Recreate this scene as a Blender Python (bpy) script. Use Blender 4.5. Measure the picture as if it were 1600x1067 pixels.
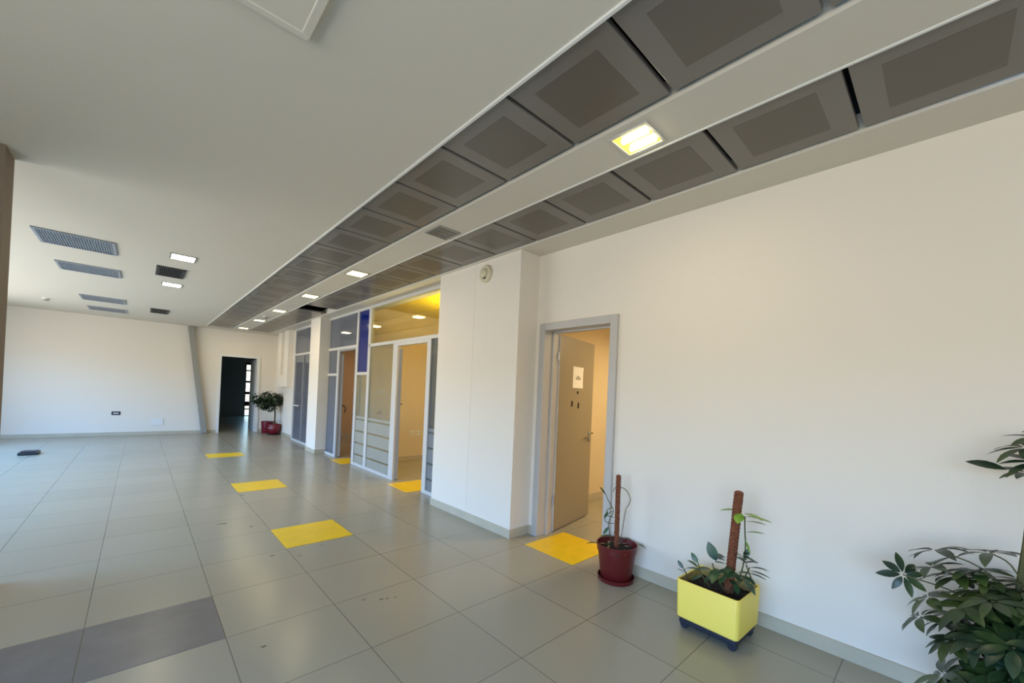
import bpy, bmesh, math, random
from mathutils import Vector, Matrix

for o in list(bpy.data.objects):
    bpy.data.objects.remove(o, do_unlink=True)
SC = bpy.context.scene
COL = SC.collection
random.seed(7)

# ------------------------------------------------------------------ camera
R = ((0.7325189722024359, -0.6794079112898613, 0.042671365577337826),
     (0.6797533405225774, 0.7333966712433011, 0.00804479071463814),
     (-0.03676073192802191, 0.02311304146998508, 0.9990567731125809))
cam = bpy.data.cameras.new('camera')
cam.sensor_width = 36.0
cam.lens = 629.2186604440589 / 1600 * 36
cam.shift_y = 76.81422446965574 / 1600
cam.clip_start = 0.02
camo = bpy.data.objects.new('camera', cam)
COL.objects.link(camo)
right, fwd, up = Vector(R[0]), Vector(R[1]), Vector(R[2])
m3 = Matrix((right, up, -fwd)).transposed()
camo.matrix_world = Matrix.Translation((0, 0, 1.468)) @ m3.to_4x4()
SC.camera = camo

# ------------------------------------------------------------------ view + sky
SC.view_settings.view_transform = 'Standard'
SC.view_settings.look = 'None'
SC.view_settings.exposure = 0.0
SC.view_settings.gamma = 1.0
SC.view_settings.use_curve_mapping = False
SKY_BLUE, SKY_HORIZON = (0.24, 0.66, 1.45), (0.50, 0.76, 1.10)
STREET, BUILDINGS = (0.44, 0.42, 0.39), (0.40, 0.385, 0.36)
SKY_STRENGTH = 10.5
w = bpy.data.worlds.new('daylight')
SC.world = w
SC.cycles.caustics_reflective = False
SC.cycles.caustics_refractive = False
SC.cycles.sample_clamp_indirect = 4.0
w.use_nodes = True
nt = w.node_tree
nt.nodes.clear()
out = nt.nodes.new('ShaderNodeOutputWorld')
bg = nt.nodes.new('ShaderNodeBackground')
tc = nt.nodes.new('ShaderNodeTexCoord')
sx = nt.nodes.new('ShaderNodeSeparateXYZ')
mr = nt.nodes.new('ShaderNodeMapRange')
mr.inputs['From Min'].default_value = -1
mr.inputs['From Max'].default_value = 1
cr = nt.nodes.new('ShaderNodeValToRGB')
cr.color_ramp.elements[0].position = 0.0
cr.color_ramp.elements[0].color = (*STREET, 1)
cr.color_ramp.elements[1].position = 1.0
cr.color_ramp.elements[1].color = (*SKY_BLUE, 1)
for p, c in ((0.50, STREET), (0.54, BUILDINGS), (0.56, SKY_HORIZON), (0.68, SKY_BLUE)):
    e = cr.color_ramp.elements.new(p)
    e.color = (*c, 1)
nt.links.new(tc.outputs['Generated'], sx.inputs[0])
nt.links.new(sx.outputs['Z'], mr.inputs['Value'])
nt.links.new(mr.outputs[0], cr.inputs[0])
nt.links.new(cr.outputs[0], bg.inputs[0])
bg.inputs[1].default_value = SKY_STRENGTH
nt.links.new(bg.outputs[0], out.inputs[0])


def area(name, loc, size, rot, power=0, color=(1, 1, 1), portal=False):
    l = bpy.data.lights.new(name, 'AREA')
    l.shape = 'RECTANGLE'
    l.size, l.size_y = size
    l.energy = power
    l.color = color
    if portal:
        l.cycles.is_portal = True
    o = bpy.data.objects.new(name, l)
    o.location = loc
    o.rotation_euler = rot
    COL.objects.link(o)
    return o


LW = -2.9                       # window wall
WIN = [(-3.8, 1.9), (4.75, 12.6)]   # y ranges of the two window openings
WZ = (0.25, 2.55)
for a, b in WIN:                # daylight through the windows (sky portals)
    area('window_daylight', (LW - 0.1, (a + b) / 2, sum(WZ) / 2), (WZ[1] - WZ[0], b - a), (0, -math.pi / 2, 0), portal=True)

# ------------------------------------------------------------------ helpers


def box(bm, x0, x1, y0, y1, z0, z1, mat=None):
    vs = [bm.verts.new((x, y, z)) for x in (x0, x1) for y in (y0, y1) for z in (z0, z1)]
    for f in ((0, 1, 3, 2), (4, 6, 7, 5), (0, 4, 5, 1), (2, 3, 7, 6), (0, 2, 6, 4), (1, 5, 7, 3)):
        bm.faces.new([vs[i] for i in f])
    if mat is not None:
        for v in vs:
            v.co = mat @ v.co
    return vs


def bar(bm, a, b, wx, wz, upv=(0, 0, 1)):
    """rectangular bar from a to b"""
    a, b = Vector(a), Vector(b)
    d = (b - a)
    L = d.length
    d.normalize()
    s = d.cross(Vector(upv))
    s.normalize()
    u = s.cross(d)
    m = Matrix((s, d, u)).transposed().to_4x4()
    m.translation = a
    box(bm, -wx / 2, wx / 2, 0, L, -wz / 2, wz / 2, m)


def lathe(bm, prof, c=(0, 0, 0), n=40, cap0=True, cap1=True):
    rings = []
    for r, z in prof:
        rings.append([bm.verts.new((c[0] + r * math.cos(2 * math.pi * i / n), c[1] + r * math.sin(2 * math.pi * i / n), c[2] + z)) for i in range(n)])
    for a, b in zip(rings, rings[1:]):
        for i in range(n):
            bm.faces.new((a[i], a[(i + 1) % n], b[(i + 1) % n], b[i]))
    if cap0:
        bm.faces.new(rings[0][::-1])
    if cap1:
        bm.faces.new(rings[-1])


def tube(bm, pts, rad, n=8):
    pts = [Vector(p) for p in pts]
    rr = rad if isinstance(rad, (list, tuple)) else [rad] * len(pts)
    rings = []
    for i, p in enumerate(pts):
        t = (pts[min(i + 1, len(pts) - 1)] - pts[max(i - 1, 0)]).normalized()
        s = t.cross(Vector((0.13, 0.21, 1)) if abs(t.z) < .9 else Vector((1, 0.1, 0))).normalized()
        u = s.cross(t)
        rings.append([bm.verts.new(p + (s * math.cos(2 * math.pi * k / n) + u * math.sin(2 * math.pi * k / n)) * rr[i]) for k in range(n)])
    for a, b in zip(rings, rings[1:]):
        for k in range(n):
            bm.faces.new((a[k], a[(k + 1) % n], b[(k + 1) % n], b[k]))
    bm.faces.new(rings[0][::-1])
    bm.faces.new(rings[-1])


def spline(pts, n=8):
    P = [Vector(p) for p in pts]
    P = [P[0] * 2 - P[1]] + P + [P[-1] * 2 - P[-2]]
    o = []
    for i in range(1, len(P) - 2):
        for k in range(n):
            t = k / n
            a, b, c, d = P[i - 1:i + 3]
            o.append(0.5 * ((2 * b) + (c - a) * t + (2 * a - 5 * b + 4 * c - d) * t * t + (3 * b - a - 3 * c + d) * t ** 3))
    o.append(P[-2])
    return o


def leaf(bm, base, d, upv, L, W, droop=0.25, fold=0.18, th=0.0):
    """one blade: pointed outline, folded along the midrib and arching over"""
    base, d = Vector(base), Vector(d).normalized()
    s = d.cross(Vector(upv))
    if s.length < 1e-4:
        s = d.cross(Vector((1, 0.3, 0)))
    s.normalize()
    u = s.cross(d).normalized()
    prof = ((0, .06), (.12, .45), (.3, .85), (.5, 1), (.7, .85), (.87, .48), (1, .03))
    rows = []
    for t, wd in prof:
        c = base + d * (L * t) - u * (droop * L * t * t)
        h = W / 2 * wd
        rows.append((bm.verts.new(c - s * h + u * fold * h), bm.verts.new(c), bm.verts.new(c + s * h + u * fold * h)))
    for a, b in zip(rows, rows[1:]):
        bm.faces.new((a[0], a[1], b[1], b[0]))
        bm.faces.new((a[1], a[2], b[2], b[1]))


def link(name, bm, mat, parent=None, smooth=False, bevel=0.0, seg=2):
    bmesh.ops.recalc_face_normals(bm, faces=bm.faces[:])
    me = bpy.data.meshes.new(name)
    bm.to_mesh(me)
    bm.free()
    if mat:
        me.materials.append(mat)
    if smooth:
        for p in me.polygons:
            p.use_smooth = True
    o = bpy.data.objects.new(name, me)
    COL.objects.link(o)
    if parent:
        o.parent = parent
    if bevel:
        b = o.modifiers.new('bevel', 'BEVEL')
        b.width = bevel
        b.segments = seg
        b.limit_method = 'ANGLE'
    if smooth:
        try:
            o.data.set_sharp_from_angle(angle=math.radians(40))
        except Exception:
            pass
    return o


def boxes(name, lst, mat, parent=None, bevel=0.0):
    bm = bmesh.new()
    for b in lst:
        box(bm, *b)
    return link(name, bm, mat, parent, bevel=bevel)


def struct(o, label=None):
    o['kind'] = 'structure'
    if label:
        o['label'] = label
    return o


def tag(o, label, cat, group=None):
    o['label'] = label
    o['category'] = cat
    o['kind'] = 'thing'
    if group:
        o['group'] = group
    return o


def empty(name, loc=(0, 0, 0)):
    o = bpy.data.objects.new(name, None)
    o.empty_display_size = 0.1
    o.location = loc
    COL.objects.link(o)
    return o


def srgb(r, g, b):
    f = lambda c: (c / 255 / 12.92) if c / 255 <= .04045 else ((c / 255 + .055) / 1.055) ** 2.4
    return (f(r), f(g), f(b), 1)


def mat(name, col, rough=.6, metal=0.0, spec=.5, bump=0.0, bscale=40, vary=0.0, vscale=3, emit=None, estr=0, trans=0.0, coat=0):
    m = bpy.data.materials.new(name)
    m.use_nodes = True
    n, l = m.node_tree.nodes, m.node_tree.links
    p = n['Principled BSDF']
    p.inputs['Base Color'].default_value = col
    p.inputs['Roughness'].default_value = rough
    p.inputs['Metallic'].default_value = metal
    p.inputs['Specular IOR Level'].default_value = spec
    p.inputs['Coat Weight'].default_value = coat
    if vary:
        t = n.new('ShaderNodeTexCoord')
        x = n.new('ShaderNodeTexNoise')
        x.inputs['Scale'].default_value = vscale
        x.inputs['Detail'].default_value = 5
        l.new(t.outputs['Object'], x.inputs['Vector'])
        r = n.new('ShaderNodeMapRange')
        r.inputs['From Min'].default_value = .3
        r.inputs['From Max'].default_value = .7
        r.inputs['To Min'].default_value = 1 - vary
        r.inputs['To Max'].default_value = 1 + vary
        l.new(x.outputs['Fac'], r.inputs['Value'])
        hv = n.new('ShaderNodeHueSaturation')
        hv.inputs['Color'].default_value = col
        l.new(r.outputs[0], hv.inputs['Value'])
        l.new(hv.outputs[0], p.inputs['Base Color'])
    if bump:
        t = n.new('ShaderNodeTexCoord')
        x = n.new('ShaderNodeTexNoise')
        x.inputs['Scale'].default_value = bscale
        x.inputs['Detail'].default_value = 4
        l.new(t.outputs['Object'], x.inputs['Vector'])
        b = n.new('ShaderNodeBump')
        b.inputs['Strength'].default_value = bump
        b.inputs['Distance'].default_value = .02
        l.new(x.outputs['Fac'], b.inputs['Height'])
        l.new(b.outputs[0], p.inputs['Normal'])
    if emit:
        p.inputs['Emission Color'].default_value = emit
        p.inputs['Emission Strength'].default_value = estr
    return m


def leafmat(name, c1, c2, scale=9):
    m = mat(name, c1, .35, spec=.5)
    n, l = m.node_tree.nodes, m.node_tree.links
    p = n['Principled BSDF']
    t = n.new('ShaderNodeTexCoord')
    x = n.new('ShaderNodeTexNoise')
    x.inputs['Scale'].default_value = scale
    l.new(t.outputs['Object'], x.inputs['Vector'])
    r = n.new('ShaderNodeValToRGB')
    r.color_ramp.elements[0].position, r.color_ramp.elements[0].color = .4, c1
    r.color_ramp.elements[1].position, r.color_ramp.elements[1].color = .65, c2
    l.new(x.outputs['Fac'], r.inputs[0])
    l.new(r.outputs[0], p.inputs['Base Color'])
    return m


def glassmat(name, tint=(.9, .92, .92, 1), refl=.10, film=0.0, filmcol=(.5, .55, .6, 1), ior=1.5, rough=.01):
    """thin pane: tinted see-through, fresnel reflection, optional diffuse film for frosting or a painted-in reflection"""
    m = bpy.data.materials.new(name)
    m.use_nodes = True
    n, l = m.node_tree.nodes, m.node_tree.links
    n.clear()
    o = n.new('ShaderNodeOutputMaterial')
    tr = n.new('ShaderNodeBsdfTransparent')
    tr.inputs[0].default_value = tint
    gl = n.new('ShaderNodeBsdfGlossy')
    gl.inputs['Roughness'].default_value = rough
    fr = n.new('ShaderNodeFresnel')
    ge = n.new('ShaderNodeNewGeometry')
    im = n.new('ShaderNodeMapRange')          # same reflectance from both faces of the thin pane
    im.inputs['To Min'].default_value = ior
    im.inputs['To Max'].default_value = 1 / ior
    l.new(ge.outputs['Backfacing'], im.inputs['Value'])
    l.new(im.outputs[0], fr.inputs[0])
    base = tr
    if film:
        df = n.new('ShaderNodeBsdfDiffuse')
        df.inputs[0].default_value = filmcol
        tl = n.new('ShaderNodeBsdfTranslucent')
        tl.inputs[0].default_value = filmcol
        a = n.new('ShaderNodeMixShader')
        a.inputs[0].default_value = .4
        l.new(df.outputs[0], a.inputs[1])
        l.new(tl.outputs[0], a.inputs[2])
        b = n.new('ShaderNodeMixShader')
        b.inputs[0].default_value = film
        l.new(tr.outputs[0], b.inputs[1])
        l.new(a.outputs[0], b.inputs[2])
        base = b
    mx = n.new('ShaderNodeMixShader')
    l.new(fr.outputs[0], mx.inputs[0])
    l.new(base.outputs[0], mx.inputs[1])
    l.new(gl.outputs[0], mx.inputs[2])
    l.new(mx.outputs[0], o.inputs[0])
    return m


# ------------------------------------------------------------------ materials
WALL = mat('wall_paint', srgb(234, 226, 213), .75, spec=.3, bump=.04, bscale=60)
CEIL = mat('ceiling_plaster', srgb(218, 212, 198), .8, spec=.25, bump=.35, bscale=2.2)
CREAM = mat('cream_paint', srgb(224, 206, 170), .75, spec=.3)
BEIGE = mat('beige_paint', srgb(206, 176, 140), .75, spec=.3)
YCEIL = mat('yellow_paint', srgb(238, 205, 10), .6)
DARKWALL = mat('dark_grey_paint', srgb(150, 156, 158), .7)
SKIRT = mat('skirting_tile', srgb(192, 182, 160), .35, vary=.06, vscale=6)
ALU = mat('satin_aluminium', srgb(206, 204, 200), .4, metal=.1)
ALUD = mat('mid_grey_aluminium', srgb(150, 150, 152), .4, metal=.2)  # plain mid grey metal of leaves, frames and louvre blades
SLAT = mat('dark_vent_slat', srgb(66, 66, 64), .5)
DFRAME = mat('grey_door_frame', srgb(190, 187, 183), .42, metal=.0)
DLEAF = mat('grey_door_laminate', srgb(150, 139, 116), .45)
CHROME = mat('brushed_steel', srgb(200, 200, 200), .25, metal=1)
BLACK = mat('black_plastic', srgb(22, 23, 26), .45)
VOID = mat('void_shade', srgb(14, 13, 12), .9, spec=.1)  # near-black colour stands for the unlit depth of the voids
WHITEP = mat('white_plastic', srgb(232, 232, 228), .4)
PAPER = mat('white_paper', srgb(245, 242, 232), .8)
GREYINK = mat('faded_grey_ink', srgb(170, 165, 158), .8)
IVORY = mat('ivory_plastic', srgb(214, 205, 176), .45)
PANEL = mat('grey_metal_panel', srgb(124, 120, 114), .29, metal=.05, spec=.4)
PERF = mat('perforated_grey_metal', srgb(103, 98, 90), .32, metal=.05, spec=.4)
GRILLE = mat('grey_vent_metal', srgb(150, 158, 168), .45, metal=.2)
BLUE = mat('blue_opaque_glass', srgb(22, 36, 112), .1, spec=.3)
YTILE = mat('yellow_tile', srgb(246, 200, 8), .32, vary=.05, vscale=9)
DTILE = mat('dark_grey_tile', srgb(112, 108, 106), .32, vary=.12, vscale=5)
REDPOT = mat('dark_red_plastic', srgb(96, 22, 22), .42)
REDPOT2 = mat('crimson_plastic', srgb(112, 10, 30), .4)
SOIL = mat('dark_soil', srgb(38, 28, 24), .95, bump=1.0, bscale=60, vary=.4, vscale=40)
COIR = mat('brown_coir', srgb(138, 80, 52), .95, bump=1.0, bscale=120, vary=.3, vscale=60)
YPLANT = mat('yellow_painted_planter', srgb(250, 222, 98), .5)
YINNER = mat('soil_stained_planter_inside', srgb(170, 146, 82), .8, vary=.35, vscale=14)
NAVY = mat('dark_navy_plastic', srgb(28, 34, 50), .5)
STEM = mat('green_brown_stem', srgb(90, 88, 50), .7)
BARK = mat('grey_brown_bark', srgb(92, 74, 58), .85)
LEAFD = leafmat('deep_green_leaf', srgb(34, 62, 40), srgb(64, 92, 48))
LEAFL = leafmat('light_green_leaf', srgb(96, 140, 44), srgb(140, 172, 60))
LEAFS = leafmat('dark_schefflera_leaf', srgb(28, 52, 36), srgb(66, 84, 38), 5)
LEAFF = leafmat('ficus_leaf', srgb(26, 44, 30), srgb(52, 76, 44), 6)
DRYLEAF = mat('dry_pale_leaf', srgb(196, 184, 136), .8)
COLUMNGREY = mat('grey_brown_column_paint', srgb(128, 112, 96), .7)  # grey-brown column, browned further for a darker, warmer floor reflection
PIPEGREY = mat('grey_steel_paint', srgb(150, 148, 140), .55)
GLASS = glassmat('tinted_glass_reflection_film', (.82, .84, .76, 1), film=.13, filmcol=(.55, .58, .52, 1))  # grey film paints in the reflection of the window wall opposite
GLASST = glassmat('warm_tinted_transom_glass', (.90, .90, .72, 1), film=.015)
GLASSB = glassmat('blue_grey_filmed_glass', (.62, .66, .72, 1), film=.45, filmcol=(.36, .40, .48, 1))  # film frosts the pane and also paints in reflected blue daylight
GLASSD = glassmat('dark_glass_reflection_film', (.50, .56, .62, 1), film=.35, filmcol=(.24, .30, .36, 1))  # bluish film paints the window reflection into the pane
FROST = glassmat('frosted_film', (.8, .8, .76, 1), film=.75, filmcol=(.62, .62, .55, 1), rough=.25)
FROSTD = glassmat('frosted_film_on_dark_glass', (.6, .62, .64, 1), film=.7, filmcol=(.42, .45, .48, 1), rough=.25)
GLOW = mat('lamp_glow_warm', (1, 1, 1, 1), emit=(1.0, .88, .36, 1), estr=7)
GLOWW = mat('lamp_glow_white', (1, 1, 1, 1), emit=(1.0, .93, .78, 1), estr=14)
TUBE = mat('lit_bulb', (1, 1, 1, 1), emit=(1.0, .92, .62, 1), estr=30)
REFL = mat('lamp_reflector', srgb(230, 215, 90), .25, metal=.4, emit=(1.0, .84, .10, 1), estr=1.0)  # own yellow glow added for the bulb light it throws back

# floor: 60 cm porcelain tiles, grout grid, worn greys, a few dark scuffs
FLOOR = bpy.data.materials.new('porcelain_floor_tiles')
FLOOR.use_nodes = True
n, l = FLOOR.node_tree.nodes, FLOOR.node_tree.links
p = n['Principled BSDF']
tc = n.new('ShaderNodeTexCoord')
sep = n.new('ShaderNodeSeparateXYZ')
l.new(tc.outputs['Object'], sep.inputs[0])


def M(op, a, b=None, c=None):
    x = n.new('ShaderNodeMath')
    x.operation = op
    for i, v in enumerate((a, b, c)):
        if v is None:
            continue
        if isinstance(v, (int, float)):
            x.inputs[i].default_value = v
        else:
            l.new(v, x.inputs[i])
    return x.outputs[0]


ux = M('DIVIDE', M('ADD', sep.outputs['X'], 60.18), 0.6)
uy = M('DIVIDE', M('ADD', sep.outputs['Y'], 60 - 4.576), 0.6)
ex = M('ABSOLUTE', M('SUBTRACT', M('FRACT', M('ADD', ux, .5)), .5))
ey = M('ABSOLUTE', M('SUBTRACT', M('FRACT', M('ADD', uy, .5)), .5))
groutx = M('LESS_THAN', ex, .0045)
grouty = M('LESS_THAN', ey, .0045)
grout = M('MAXIMUM', groutx, grouty)
comb = n.new('ShaderNodeCombineXYZ')
l.new(M('FLOOR', ux), comb.inputs[0])
l.new(M('FLOOR', uy), comb.inputs[1])
wn = n.new('ShaderNodeTexWhiteNoise')
l.new(comb.outputs[0], wn.inputs['Vector'])
ns = n.new('ShaderNodeTexNoise')
ns.inputs['Scale'].default_value = .8
ns.inputs['Detail'].default_value = 0
l.new(tc.outputs['Object'], ns.inputs['Vector'])
ns2 = n.new('ShaderNodeTexNoise')
ns2.inputs['Scale'].default_value = .9
l.new(tc.outputs['Object'], ns2.inputs['Vector'])
val = M('ADD', M('MULTIPLY', wn.outputs['Value'], .06), M('MULTIPLY', ns.outputs['Fac'], .08))
hv = n.new('ShaderNodeHueSaturation')
hv.inputs['Color'].default_value = srgb(164, 156, 135)
l.new(M('ADD', val, .90), hv.inputs['Value'])
scuff = None
for sxp, syp, sr in ((1.196, 2.711, .012), (1.295, 2.644, .016), (1.33, 2.63, .012), (1.383, 2.61, .01), (.565, 2.558, .015),
                     (.889, 3.885, .02), (1.068, 3.751, .014), (1.296, 3.892, .012), (.70, 5.05, .03), (.66, 5.06, .02), (1.038, 6.2, .025), (.9, 4.8, .02)):
    dx = M('SUBTRACT', sep.outputs['X'], sxp)
    dy = M('MULTIPLY', M('SUBTRACT', sep.outputs['Y'], syp), 1.3)
    q = M('LESS_THAN', M('SQRT', M('ADD', M('MULTIPLY', dx, dx), M('MULTIPLY', dy, dy))), sr)
    scuff = q if scuff is None else M('MAXIMUM', scuff, q)
mix = n.new('ShaderNodeMix')
mix.data_type = 'RGBA'
l.new(M('MULTIPLY', grout, M('MULTIPLY_ADD', ns2.outputs['Fac'], .9, .25)), mix.inputs['Factor'])
l.new(hv.outputs[0], mix.inputs['A'])
mix.inputs['B'].default_value = srgb(84, 76, 66)
mix2 = n.new('ShaderNodeMix')
mix2.data_type = 'RGBA'
l.new(M('MULTIPLY', scuff, .55), mix2.inputs['Factor'])
l.new(mix.outputs['Result'], mix2.inputs['A'])
mix2.inputs['B'].default_value = srgb(52, 48, 44)
l.new(mix2.outputs['Result'], p.inputs['Base Color'])
p.inputs['Roughness'].default_value = .25
p.inputs['Specular IOR Level'].default_value = .5

# ------------------------------------------------------------------ setting
FAR, CZ = 14.15, 2.95
XB = -5.0                      # back end of the room, behind the camera
struct(boxes('floor', [(LW - .2, 7.6, XB - .2, 21.2, -.1, 0)], FLOOR))
Y0, Y1 = -.26, 13.54           # ends of the two rows of metal panels
struct(boxes('ceiling', [(LW, 1.275, XB, FAR, CZ, 3.12)], CEIL))
struct(boxes('trim_1', [(1.875, 2.195, Y0, Y1, CZ, 3.06)], CEIL))       # white strip between the two panel rows
struct(boxes('trim_2', [(2.795, 3.3, Y0, Y1, CZ, 3.06)], CEIL))         # white soffit along the right wall
struct(boxes('trim_3', [(1.275, 3.3, XB, Y0, CZ, 3.06)], CEIL))
struct(boxes('trim_4', [(1.275, 3.3, Y1, FAR, CZ, 3.06)], CEIL))
struct(boxes('trim_5', [(1.268, 1.282, Y0, Y1, CZ - .012, CZ)], WHITEP))   # pale edge bead beside the panels
struct(boxes('trim_6', [(2.187, 2.199, Y0, Y1, CZ - .006, CZ)], WHITEP))
struct(boxes('ceiling_void', [(1.275, 3.3, Y0, Y1, 3.12, 3.16)], VOID))  # near-black slab paints in the shade above the panels

# right wall with the doorway (clear opening y 2.06-2.85, z to 2.15)
struct(boxes('wall_right', [(3.1, 3.3, XB, 2.02, 0, CZ), (3.1, 3.3, 2.02, 2.89, 2.18, CZ), (3.1, 3.3, 2.89, 4.49, 0, CZ),
                            (3.1, 3.3, 11.87, FAR + .2, 0, 3.0)], WALL))
struct(boxes('wall_pillar_near', [(2.82, 3.1, 2.99, 3.738, 0, CZ), (2.82, 3.1, 3.742, 4.49, 0, CZ), (2.823, 3.1, 3.738, 3.742, 0, CZ)], WALL))
struct(boxes('wall_pillar_far', [(2.83, 3.25, 9.22, 9.87, 0, CZ)], WALL))
# far wall with the dark doorway x 1.74-2.60
struct(boxes('wall_far', [(LW - .2, 1.69, FAR, FAR + .2, 0, CZ), (1.69, 2.64, FAR, FAR + .2, 2.23, CZ), (2.64, 3.1, FAR, FAR + .2, 0, CZ)], WALL))
# left (window) wall, behind the camera and out of frame, with openings for daylight
lw = []
ys = [XB] + [v for r in WIN for v in r] + [FAR]
for i in range(0, len(ys), 2):
    lw.append((LW - .2, LW, ys[i], ys[i + 1], 0, CZ))
for a, b in WIN:
    lw += [(LW - .2, LW, a, b, 0, WZ[0]), (LW - .2, LW, a, b, WZ[1], CZ)]
struct(boxes('wall_left', lw, WALL))
struct(boxes('wall_back', [(LW - .2, 3.3, XB - .2, XB, 0, CZ)], WALL))
struct(boxes('wall_return', [(LW, -.69, 4.2, 4.45, 0, CZ)], COLUMNGREY), 'grey brown column at the far left edge of the picture')
for i, (a, b) in enumerate(WIN):
    fr = [(LW - .14, LW - .08, a, b, WZ[0], WZ[0] + .06), (LW - .14, LW - .08, a, b, WZ[1] - .06, WZ[1])]
    k = max(2, round((b - a) / 1.6))
    for j in range(k + 1):
        yy = a + (b - a) * j / k
        fr.append((LW - .14, LW - .08, max(a, yy - .03), min(b, yy + .03), WZ[0], WZ[1]))
    wo = struct(boxes('window_%d' % (i + 1), fr, ALU))

# skirtings
SK = .085
struct(boxes('baseboard_right', [(3.085, 3.1, XB, 1.98, 0, SK), (3.085, 3.1, 2.93, 2.99, 0, SK), (3.085, 3.1, 11.87, FAR, 0, SK)], SKIRT))
struct(boxes('baseboard_pillar_near', [(2.805, 2.82, 2.975, 4.49, 0, SK), (2.82, 3.085, 2.975, 2.99, 0, SK)], SKIRT))
struct(boxes('baseboard_pillar_far', [(2.818, 2.83, 9.208, 9.87, 0, SK), (2.83, 3.03, 9.208, 9.22, 0, SK)], SKIRT))
struct(boxes('baseboard_far', [(LW, 1.66, FAR - .015, FAR, 0, SK), (2.69, 3.085, FAR - .015, FAR, 0, SK)], SKIRT))

# white boxed-in duct with a slot, high on the right wall near the far corner
struct(boxes('trim_7', [(2.96, 3.1, 12.25, 12.66, 1.4, CZ), (2.96, 3.1, 12.98, 13.35, 1.4, CZ), (2.96, 3.1, 12.66, 12.98, 1.4, 1.72),
                        (3.06, 3.1, 12.66, 12.98, 1.72, CZ)], WALL))

# rooms behind
DR0, DR1 = .2, 3.44            # room behind the near door
struct(boxes('wall_storeroom', [(3.3, 7.2, DR1, 4.49, 0, 3.0), (7.2, 7.4, DR0, 4.49, 0, 3.0), (3.3, 7.4, DR0 - .2, DR0, 0, 3.0)], CREAM))
struct(boxes('ceiling_storeroom', [(3.3, 7.4, DR0, DR1, 2.75, 2.85)], CREAM))
struct(boxes('baseboard_storeroom', [(3.3, 7.2, DR1 - .015, DR1, 0, .09)], SKIRT))
struct(boxes('wall_office', [(3.12, 7.2, 7.60, 7.70, 0, 3.04), (7.2, 7.4, 4.49, 7.6, 0, 3.04)], CREAM))
struct(boxes('ceiling_office', [(3.3, 7.4, 4.49, 7.65, 3.04, 3.1)], YCEIL))
struct(boxes('baseboard_office', [(3.2, 7.2, 7.585, 7.6, 0, .085)], SKIRT))
struct(boxes('wall_office_far', [(3.3, 7.2, 12.1, 12.3, 0, 3.04), (7.2, 7.4, 7.7, 12.1, 0, 3.04)], BEIGE))
struct(boxes('ceiling_office_far', [(3.3, 7.4, 7.7, 12.1, 3.04, 3.1)], BEIGE))
struct(boxes('baseboard_office_far', [(3.3, 7.2, 12.085, 12.1, 0, .09)], SKIRT))
# dark hall behind the far doorway, with a glazed outer door at its end
struct(boxes('wall_hall', [(1.2, 1.4, FAR + .2, 20.9, 0, 2.8), (4.4, 4.6, FAR + .2, 20.9, 0, 2.8), (1.2, 3.42, 20.9, 21.1, 0, 2.8), (4.2, 4.6, 20.9, 21.1, 0, 2.8),
                           (3.42, 4.2, 20.9, 21.1, 2.35, 2.8), (3.1, 4.6, FAR, FAR + .2, 0, 2.8)], DARKWALL))
struct(boxes('ceiling_hall', [(1.2, 4.6, FAR + .2, 21.1, 2.8, 2.9)], DARKWALL))
d = boxes('door_4', [(3.42, 3.46, 20.95, 21.0, 0, 2.35), (4.14, 4.2, 20.95, 21.0, 0, 2.35)] +
          [(3.46, 4.14, 20.95, 21.0, z0, z1) for z0, z1 in ((0, .03), (.275, .33), (.44, .64), (.86, .885), (.95, 1.07), (1.46, 1.55), (1.97, 2.03), (2.25, 2.35))], BLACK)
struct(d, 'dark glazed outer door with bright panes at the end of the hall')
boxes('glass_pane', [(3.46, 4.14, 20.972, 20.978, .03, 2.25)], GLASS, d)

# ------------------------------------------------------------------ doors
# near door: grey frame, leaf swung into the room
dr = boxes('door_1', [(3.07, 3.31, 2.85, 2.925, 0, 2.215), (3.07, 3.31, 1.985, 2.06, 0, 2.215), (3.07, 3.31, 2.06, 2.85, 2.14, 2.215)], DFRAME, bevel=.004)
struct(dr, 'grey door frame around the open doorway beside the white pillar')
boxes('frame_stop', [(3.2, 3.24, 2.835, 2.85, 0, 2.14), (3.2, 3.24, 2.06, 2.075, 0, 2.14), (3.2, 3.24, 2.06, 2.85, 2.125, 2.14)], DFRAME, dr)
LA = math.atan2(3.05 - 2.885, 4.16 - 3.31)
LM = Matrix.Translation((3.31, 2.885, 0)) @ Matrix.Rotation(LA, 4, 'Z')
LL = .86
bm = bmesh.new()
box(bm, 0, LL, -.045, 0, .012, 2.13, LM)
leafo = link('door_leaf', bm, DLEAF, dr, bevel=.003)
bm = bmesh.new()
box(bm, -.006, 0, -.047, .002, .012, 2.13, LM)
link('edge_trim', bm, DFRAME, leafo)
bm = bmesh.new()
tube(bm, [LM @ Vector(q) for q in ((LL - .07, -.045, 1.03), (LL - .07, -.095, 1.03), (LL - .075, -.1, 1.03), (LL - .19, -.1, 1.03))], .011, 10)
lathe(bm, [(.026, 0), (.026, .008)], n=20)
vs = [v for v in bm.verts][-40:]
for v in vs:
    v.co = LM @ (Matrix.Translation((LL - .07, -.045, 1.03)) @ Matrix.Rotation(math.pi / 2, 4, 'X') @ v.co)
link('handle', bm, CHROME, leafo, smooth=True)['label'] = 'steel lever handle'
bm = bmesh.new()
lathe(bm, [(.024, 0), (.024, .012), (.01, .014), (.008, .03)], n=20)
for v in bm.verts:
    v.co = LM @ (Matrix.Translation((LL - .07, -.045, .95)) @ Matrix.Rotation(math.pi / 2, 4, 'X') @ v.co)
link('keyhole_rose', bm, CHROME, leafo, smooth=True)
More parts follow.
